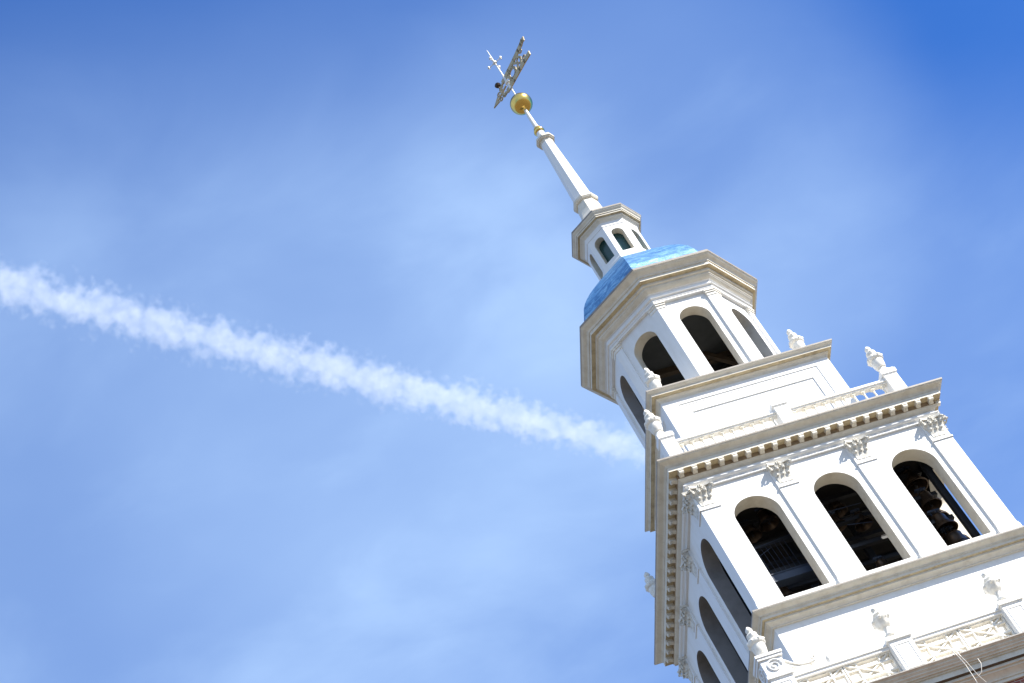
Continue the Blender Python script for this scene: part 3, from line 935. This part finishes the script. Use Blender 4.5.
for sx, sy, k in ((-1, -1, 0), (1, -1, 1), (1, 1, 2), (-1, 1, 3)):
    if pd0 is None: pd0 = link('scroll_pedestal', pedestal(), M['white'], lb, loc=(sx * LP, sy * LP, 0))
    else: clone(pd0, lb, (sx * LP, sy * LP, 0), 0)
    for rz in (k * PI / 2, k * PI / 2 + PI / 2):
        if cs0 is None: cs0 = link('scroll_bracket', console(), M['stone'], lb, loc=(sx * LP, sy * LP, 0), rot=rz, smooth=True)
        else: clone(cs0, lb, (sx * LP, sy * LP, 0), rz)

# ------------------------------------------------------------------ urns
def urn(loc, label, group, s=1.0, z=1.0, stem=False):
    e = empty('urn', loc)
    tag(e, label, 'urn', group)
    def piece(name, prof, lump=None, beads=None):
        b = bmesh.new()
        lathe(b, [(r_ * s, z_) for r_, z_ in prof], 32, lump=lump)
        if beads:
            n, br_, bz, bh, rr = beads
            for i in range(n):
                a = 2 * PI * i / n + 0.2
                lathe(b, [(0, bz - bh), (rr * .7, bz - bh * .6), (rr, bz), (rr * .7, bz + bh * .6), (0, bz + bh)], 8, cx=br_ * s * math.cos(a), cy=br_ * s * math.sin(a))
        for v in b.verts: v.co.z *= z
        link(name, b, M['stone'], e, True)
    if stem:
        piece('foot', [(0, -.12), (.12, -.12), (.12, 0), (.15, 0), (.165, .03), (.16, .06), (.11, .085), (.085, .12), (.075, .18), (.075, .24), (.09, .28), (0, .281)])
        piece('bowl', [(.07, .27), (.11, .29), (.16, .34), (.19, .40), (.205, .45), (.235, .48), (.24, .53), (.20, .56), (.15, .585), (.11, .62), (0, .625)],
              lambda a, zz: 1 + (0.04 * math.cos(8 * a) if .28 < zz < .46 else 0), (6, .225, .50, .055, .045))
        piece('flame_finial', [(.08, .61), (.12, .64), (.135, .68), (.11, .72), (.07, .75), (.055, .78), (.08, .81), (.085, .85), (.06, .89), (.03, .92), (0, .93)],
              lambda a, zz: 1 + 0.06 * math.cos(6 * a + zz * 14))
    else:
        piece('foot', [(0, 0), (.12, 0), (.135, .03), (.14, .08), (.12, .125), (.095, .15), (.09, .18), (.11, .20), (0, .201)])
        piece('bowl', [(.09, .19), (.12, .205), (.14, .25), (.155, .32), (.165, .40), (.165, .47), (.195, .49), (.215, .52), (.215, .59), (.19, .62), (.15, .645), (.12, .67), (0, .675)],
              None, (8, .205, .555, .05, .036))
        piece('flame_finial', [(.10, .66), (.12, .68), (.135, .72), (.125, .77), (.135, .79), (.12, .82), (.085, .85), (.06, .87), (.07, .90), (.085, .93), (.075, .98), (.045, 1.03), (.02, 1.06), (0, 1.065)],
              lambda a, zz: 1 + 0.05 * math.cos(6 * a + zz * 14))
    return e
GU = 'urns on the posts of the upper balustrade'
zc = ZU1 + 0.03
urn((-UP - 0.05, -UP, zc), 'white urn on the front left corner post of the upper balustrade', GU, 1.05, 1.06)
urn((UP, -UP, zc), 'white urn on the front right corner post of the upper balustrade, against blue sky', GU, 1.05, 1.06)
urn((-UP, UP, zc), 'white urn poking out beyond the left end of the dentilled main cornice', GU, 1.05, 1.06)
GA = 'urns at the corners of the attic roof'
urn((-2.20, -2.20, 38.12), 'white urn beside the octagonal stage, at the left corner of the attic roof', GA, 1.0, 1.12)
urn((2.14, -2.14, 38.12), 'white urn against the sky at the right corner of the attic roof', GA, 1.0, 1.12)
GL = 'urns on the posts of the lower balustrade'
urn((-LP, -LP, 27.22), 'white urn on the scrolled corner pedestal of the lower balustrade', GL, 1.0, 1.0)
urn((-1.44, -LP - 0.03, ZL1 + 0.16), 'white urn on the left one of two lattice balustrade posts, before the blank white plinth', GL, 0.98, 1.02, True)
urn((1.41, -LP - 0.03, ZL1 + 0.16), 'white urn on the lattice balustrade post closest to the right edge of the picture', GL, 0.98, 1.02, True)

# ------------------------------------------------------------------ bells and their frame
def bell(loc, d, label, rz=0.0):
    e = empty('bell', loc, rz)
    tag(e, label, 'bell', 'bronze bells hung inside the belfry')
    b = bmesh.new()
    r = d / 2; H = d * 0.86
    o_ = [(r, 0), (r * .97, H * .06), (r * .82, H * .20), (r * .68, H * .40), (r * .60, H * .62), (r * .56, H * .80), (r * .46, H * .93), (r * .25, H), (0, H * 1.01)]
    i_ = [(0, H * .95), (r * .22, H * .94), (r * .42, H * .87), (r * .50, H * .75), (r * .54, H * .58), (r * .62, H * .38), (r * .75, H * .20), (r * .88, H * .06), (r * .93, 0), (r, 0)]
    lathe(b, i_ + o_[1:], 36)
    for zz, rr in ((.10, .935), (.25, .79), (.80, .565)):
        lathe(b, [(r * (rr - .01), H * (zz - .015)), (r * (rr + .02), H * zz), (r * (rr - .01), H * (zz + .02))], 36)
    bmesh.ops.recalc_face_normals(b, faces=b.faces)
    link('bell_shell', b, M['bronze'], e, True)
    b = bmesh.new()
    tube(b, (0, 0, H * .94), (0.02 * d, 0, H * .12), d * .022, d * .03, 8)
    lathe(b, [(0, -H * .02), (d * .06, H * .02), (d * .07, H * .07), (d * .03, H * .14), (0, H * .15)], 12, cx=0.02 * d)
    link('clapper', b, M['steel'], e, True)
    b = bmesh.new()
    for s in (-1, 1):
        tube(b, (s * r * .3, 0, H * .95), (s * r * .3, 0, H * 1.22), d * .025, d * .025, 6)
        tube(b, (0, s * r * .3, H * .95), (0, s * r * .3, H * 1.22), d * .02, d * .02, 6)
    box(b, -r * .5, r * .5, -r * .15, r * .15, H * 1.18, H * 1.28)
    link('hanger', b, M['bluesteel'], e)
    return e
fr = empty('bell_frame', (0, 0, 29.4), parent=tower)
def fbeam(name, a, b, s, m='steel'):
    bm = bmesh.new(); a = Vector(a); b = Vector(b); q = (b - a).to_track_quat('Z', 'Y'); L = (b - a).length
    X = Matrix.Translation((a + b) / 2) @ q.to_matrix().to_4x4()
    box(bm, -s / 2, s / 2, -s / 2, s / 2, -L / 2, L / 2, xf=X)
    # flanges of a rolled section
    box(bm, -s * .62, s * .62, -s * .6, -s * .5, -L / 2, L / 2, xf=X); box(bm, -s * .62, s * .62, s * .5, s * .6, -L / 2, L / 2, xf=X)
    return link(name, bm, M[m], fr)
for x in (-2.75, -0.9, 0.9, 2.75):
    for y in (-2.75, -1.1, 1.1, 2.75):
        fbeam('upright', (x, y, 0), (x, y, 3.85), 0.13)
BZ = (1.75, 2.62, 3.45)
for z in BZ:
    for y in (-2.3, -1.5, 0.6, 2.2):
        fbeam('cross_beam', (-2.8, y, z), (2.8, y, z), 0.10)
fbeam('service_beam', (-2.85, -2.6, 1.25), (-1.2, -2.6, 1.25), 0.22, 'bluesteel')
bm = bmesh.new()
for i in range(9): tube(bm, (-2.55 + i * 0.13, -2.45, 1.3), (-2.55 + i * 0.13, -2.35, 2.6), 0.006, 0.006, 5)
tube(bm, (-2.7, -2.5, 2.45), (-1.2, -2.5, 2.6), 0.008, 0.008, 5); tube(bm, (-2.6, -2.5, 2.1), (-2.0, -2.5, 2.35), 0.008, 0.008, 5)
tube(bm, (-0.6, -2.55, 2.9), (0.75, -2.55, 2.85), 0.010, 0.010, 5); tube(bm, (0.1, -2.55, 2.3), (0.75, -2.5, 2.2), 0.010, 0.010, 5)
link('control_wire', bm, M['bluesteel'], fr)
BL = [((2.66, -1.75, 32.75), .60, 'dark bell half hidden behind the upper bell of the rightmost front arch'),
      ((2.66, -1.80, 31.55), .66, 'dark bell in the shade behind the bright-lipped bell of the rightmost front arch'),
      ((2.66, -1.75, 30.62), .84, 'largest dark bell in the back row near the sill of the rightmost front arch'),
      ((2.52, -2.15, 32.52), .70, 'upper dark bronze bell seen through the rightmost front arch'),
      ((2.50, -2.25, 31.70), .60, 'bronze bell with bright lip, second from the top in the rightmost front arch'),
      ((2.45, -2.25, 30.84), .66, 'reddish bronze bell with open mouth, third from the top in the rightmost front arch'),
      ((2.55, -2.15, 30.12), .80, 'lowest large dark bell in the rightmost front arch'),
      ((0.66, -2.2, 31.82), .50, 'bronze bell with open mouth, right of the pair in the middle front arch'),
      ((0.05, -2.2, 32.00), .46, 'bronze bell with sunlit lip beside the left jamb of the middle front arch'),
      ((0.38, -2.0, 32.62), .50, 'dim bell high up under the curve of the middle front arch'),
      ((0.44, -2.2, 30.22), .46, 'small bell just above the sill of the middle front arch'),
      ((-1.58, -2.3, 32.66), .55, 'bronze bell with bright rim near the top of the leftmost front arch'),
      ((-2.10, -2.2, 32.50), .52, 'brown bell by the left jamb of the leftmost front arch'),
      ((-2.22, -2.3, 30.22), .46, 'small bell just above the sill of the leftmost front arch')]
for loc, d, lab in BL:
    bell(loc, d, lab)

# ------------------------------------------------------------------ loose cable below the lower balustrade
bm = bmesh.new()
pts = [(-0.72, -4.99, 25.62), (-0.66, -5.0, 25.35), (-0.62, -5.0, 25.05), (-0.62, -4.98, 24.6), (-0.66, -4.9, 24.2)]
polytube(bm, pts, [0.009] * 5, 6)
pts = [(-0.64, -4.99, 25.55), (-0.60, -5.0, 25.30), (-0.56, -5.0, 25.1), (-0.50, -4.98, 24.7), (-0.42, -4.95, 24.5)]
polytube(bm, pts, [0.008] * 5, 6)
pts = [(-0.50, -4.98, 24.70), (-0.40, -5.0, 24.75), (-0.30, -5.02, 24.95), (-0.30, -5.02, 25.1)]
polytube(bm, pts, [0.008] * 4, 6)
tag(link('loose_cable', bm, M['cable']), 'pale forked loose cable hanging over the lower cornice below the lattice', 'cable')

# ------------------------------------------------------------------ contrail: a long tube of ice cloud at 1500 m
def contrail():
    A = Vector((-260, 960.5, 1500)); B = Vector((668, 1624, 1500))
    axis = (B - A); L = axis.length; d = axis.normalized()
    bm = bmesh.new()
    n = 60; seg = 16; rings = []
    q = d.to_track_quat('Z', 'Y')
    for i in range(n + 1):
        u = i / n
        r = 44 * (1 - 0.45 * max(0, (u - 0.72) / 0.28) ** 1.3)
        ring = []
        for k in range(seg):
            a = 2 * PI * k / seg
            ring.append(bm.verts.new(q @ Vector((r * math.cos(a), r * math.sin(a), u * L))))
        rings.append(ring)
    for a, b in zip(rings, rings[1:]):
        for k in range(seg): bm.faces.new((a[k], a[(k + 1) % seg], b[(k + 1) % seg], b[k]))
    bm.faces.new(rings[0][::-1]); bm.faces.new(rings[-1])
    m = bpy.data.materials.new('ice_cloud'); m.use_nodes = True
    t = m.node_tree; t.nodes.clear()
    o_ = N(t, 'ShaderNodeOutputMaterial'); pv = N(t, 'ShaderNodeVolumePrincipled')
    pv.inputs['Color'].default_value = (0.97, 0.98, 1, 1); pv.inputs['Anisotropy'].default_value = 0.0
    t.links.new(pv.outputs[0], o_.inputs['Volume'])
    g_ = N(t, 'ShaderNodeTexCoord')
    # object space: rotate so x runs along the trail
    mp = N(t, 'ShaderNodeMapping', vector_type='TEXTURE')
    mp.inputs['Rotation'].default_value = q.to_euler()
    t.links.new(g_.outputs['Object'], mp.inputs[0])       # now z along the trail, x,y across
    sp = N(t, 'ShaderNodeSeparateXYZ'); t.links.new(mp.outputs[0], sp.inputs[0])
    def noise(scale, det, rough=.6):
        z_ = N(t, 'ShaderNodeTexNoise'); z_.inputs['Scale'].default_value = scale; z_.inputs['Detail'].default_value = det
        z_.inputs['Roughness'].default_value = rough
        t.links.new(mp.outputs[0], z_.inputs['Vector']); return z_.outputs[0]
    def mth(op, a, b=None, c=None, clamp=False):
        n_ = N(t, 'ShaderNodeMath', operation=op, use_clamp=clamp)
        for i, v in enumerate((a, b, c)):
            if v is None: continue
            if isinstance(v, (int, float)): n_.inputs[i].default_value = v
            else: t.links.new(v, n_.inputs[i])
        return n_.outputs[0]
    rad = mth('SQRT', mth('ADD', mth('MULTIPLY', sp.outputs[0], sp.outputs[0]), mth('MULTIPLY', sp.outputs[1], sp.outputs[1])))
    uu = mth('DIVIDE', sp.outputs[2], L)
    # mean radius, thinning towards the young end
    tp = mth('POWER', mth('MAXIMUM', mth('MULTIPLY', mth('SUBTRACT', uu, 0.70), 3.33), 0.0), 1.5)
    rm = mth('MULTIPLY_ADD', tp, -5.0, 20.0)
    big = mth('SUBTRACT', noise(0.035, 3, .55), 0.5)
    small = mth('SUBTRACT', noise(0.055, 4, .62), 0.5)
    fine = mth('SUBTRACT', noise(0.22, 4, .65), 0.5)
    wob = N(t, 'ShaderNodeTexNoise'); wob.inputs['Scale'].default_value = 0.05; wob.inputs['Detail'].default_value = 3
    t.links.new(mp.outputs[0], wob.inputs['Vector'])
    vs_ = N(t, 'ShaderNodeVectorMath', operation='MULTIPLY_ADD'); t.links.new(wob.outputs['Color'], vs_.inputs[0])
    vs_.inputs[1].default_value = (16, 16, 16); t.links.new(mp.outputs[0], vs_.inputs[2])
    vo = N(t, 'ShaderNodeTexVoronoi'); vo.feature = 'SMOOTH_F1'; vo.inputs['Scale'].default_value = 0.078
    vo.inputs['Smoothness'].default_value = 0.5
    t.links.new(vs_.outputs[0], vo.inputs['Vector'])
    f = mth('SUBTRACT', 1.0, mth('DIVIDE', rad, rm))
    f = mth('MULTIPLY_ADD', mth('SUBTRACT', 0.50, vo.outputs['Distance']), 1.45, f)
    f = mth('MULTIPLY_ADD', big, 1.1, f)
    f = mth('MULTIPLY_ADD', small, 1.7, f)
    f = mth('MULTIPLY_ADD', fine, 0.95, f)
    f = mth('MULTIPLY', mth('MAXIMUM', f, 0.0), 1.9)
    f = mth('MINIMUM', f, 1.0)
    fade = mth('SUBTRACT', 1.0, mth('POWER', mth('MAXIMUM', mth('MULTIPLY', mth('SUBTRACT', uu, 0.86), 6.0), 0.0), 1.5), clamp=True)
    edge = mth('MULTIPLY', mth('SUBTRACT', 43.0, rad), 0.1, clamp=True)
    dens = mth('MULTIPLY', mth('MULTIPLY', f, 0.0155), mth('MULTIPLY', fade, edge))
    t.links.new(dens, pv.inputs['Density'])
    o = link('contrail', bm, m, loc=A)
    tag(o, 'long puffy white aircraft contrail crossing the blue sky and ending behind the tower', 'contrail')
    return o
contrail()
S.cycles.volume_step_rate = 0.3
S.cycles.volume_preview_step_rate = 0.3
S.cycles.volume_max_steps = 256
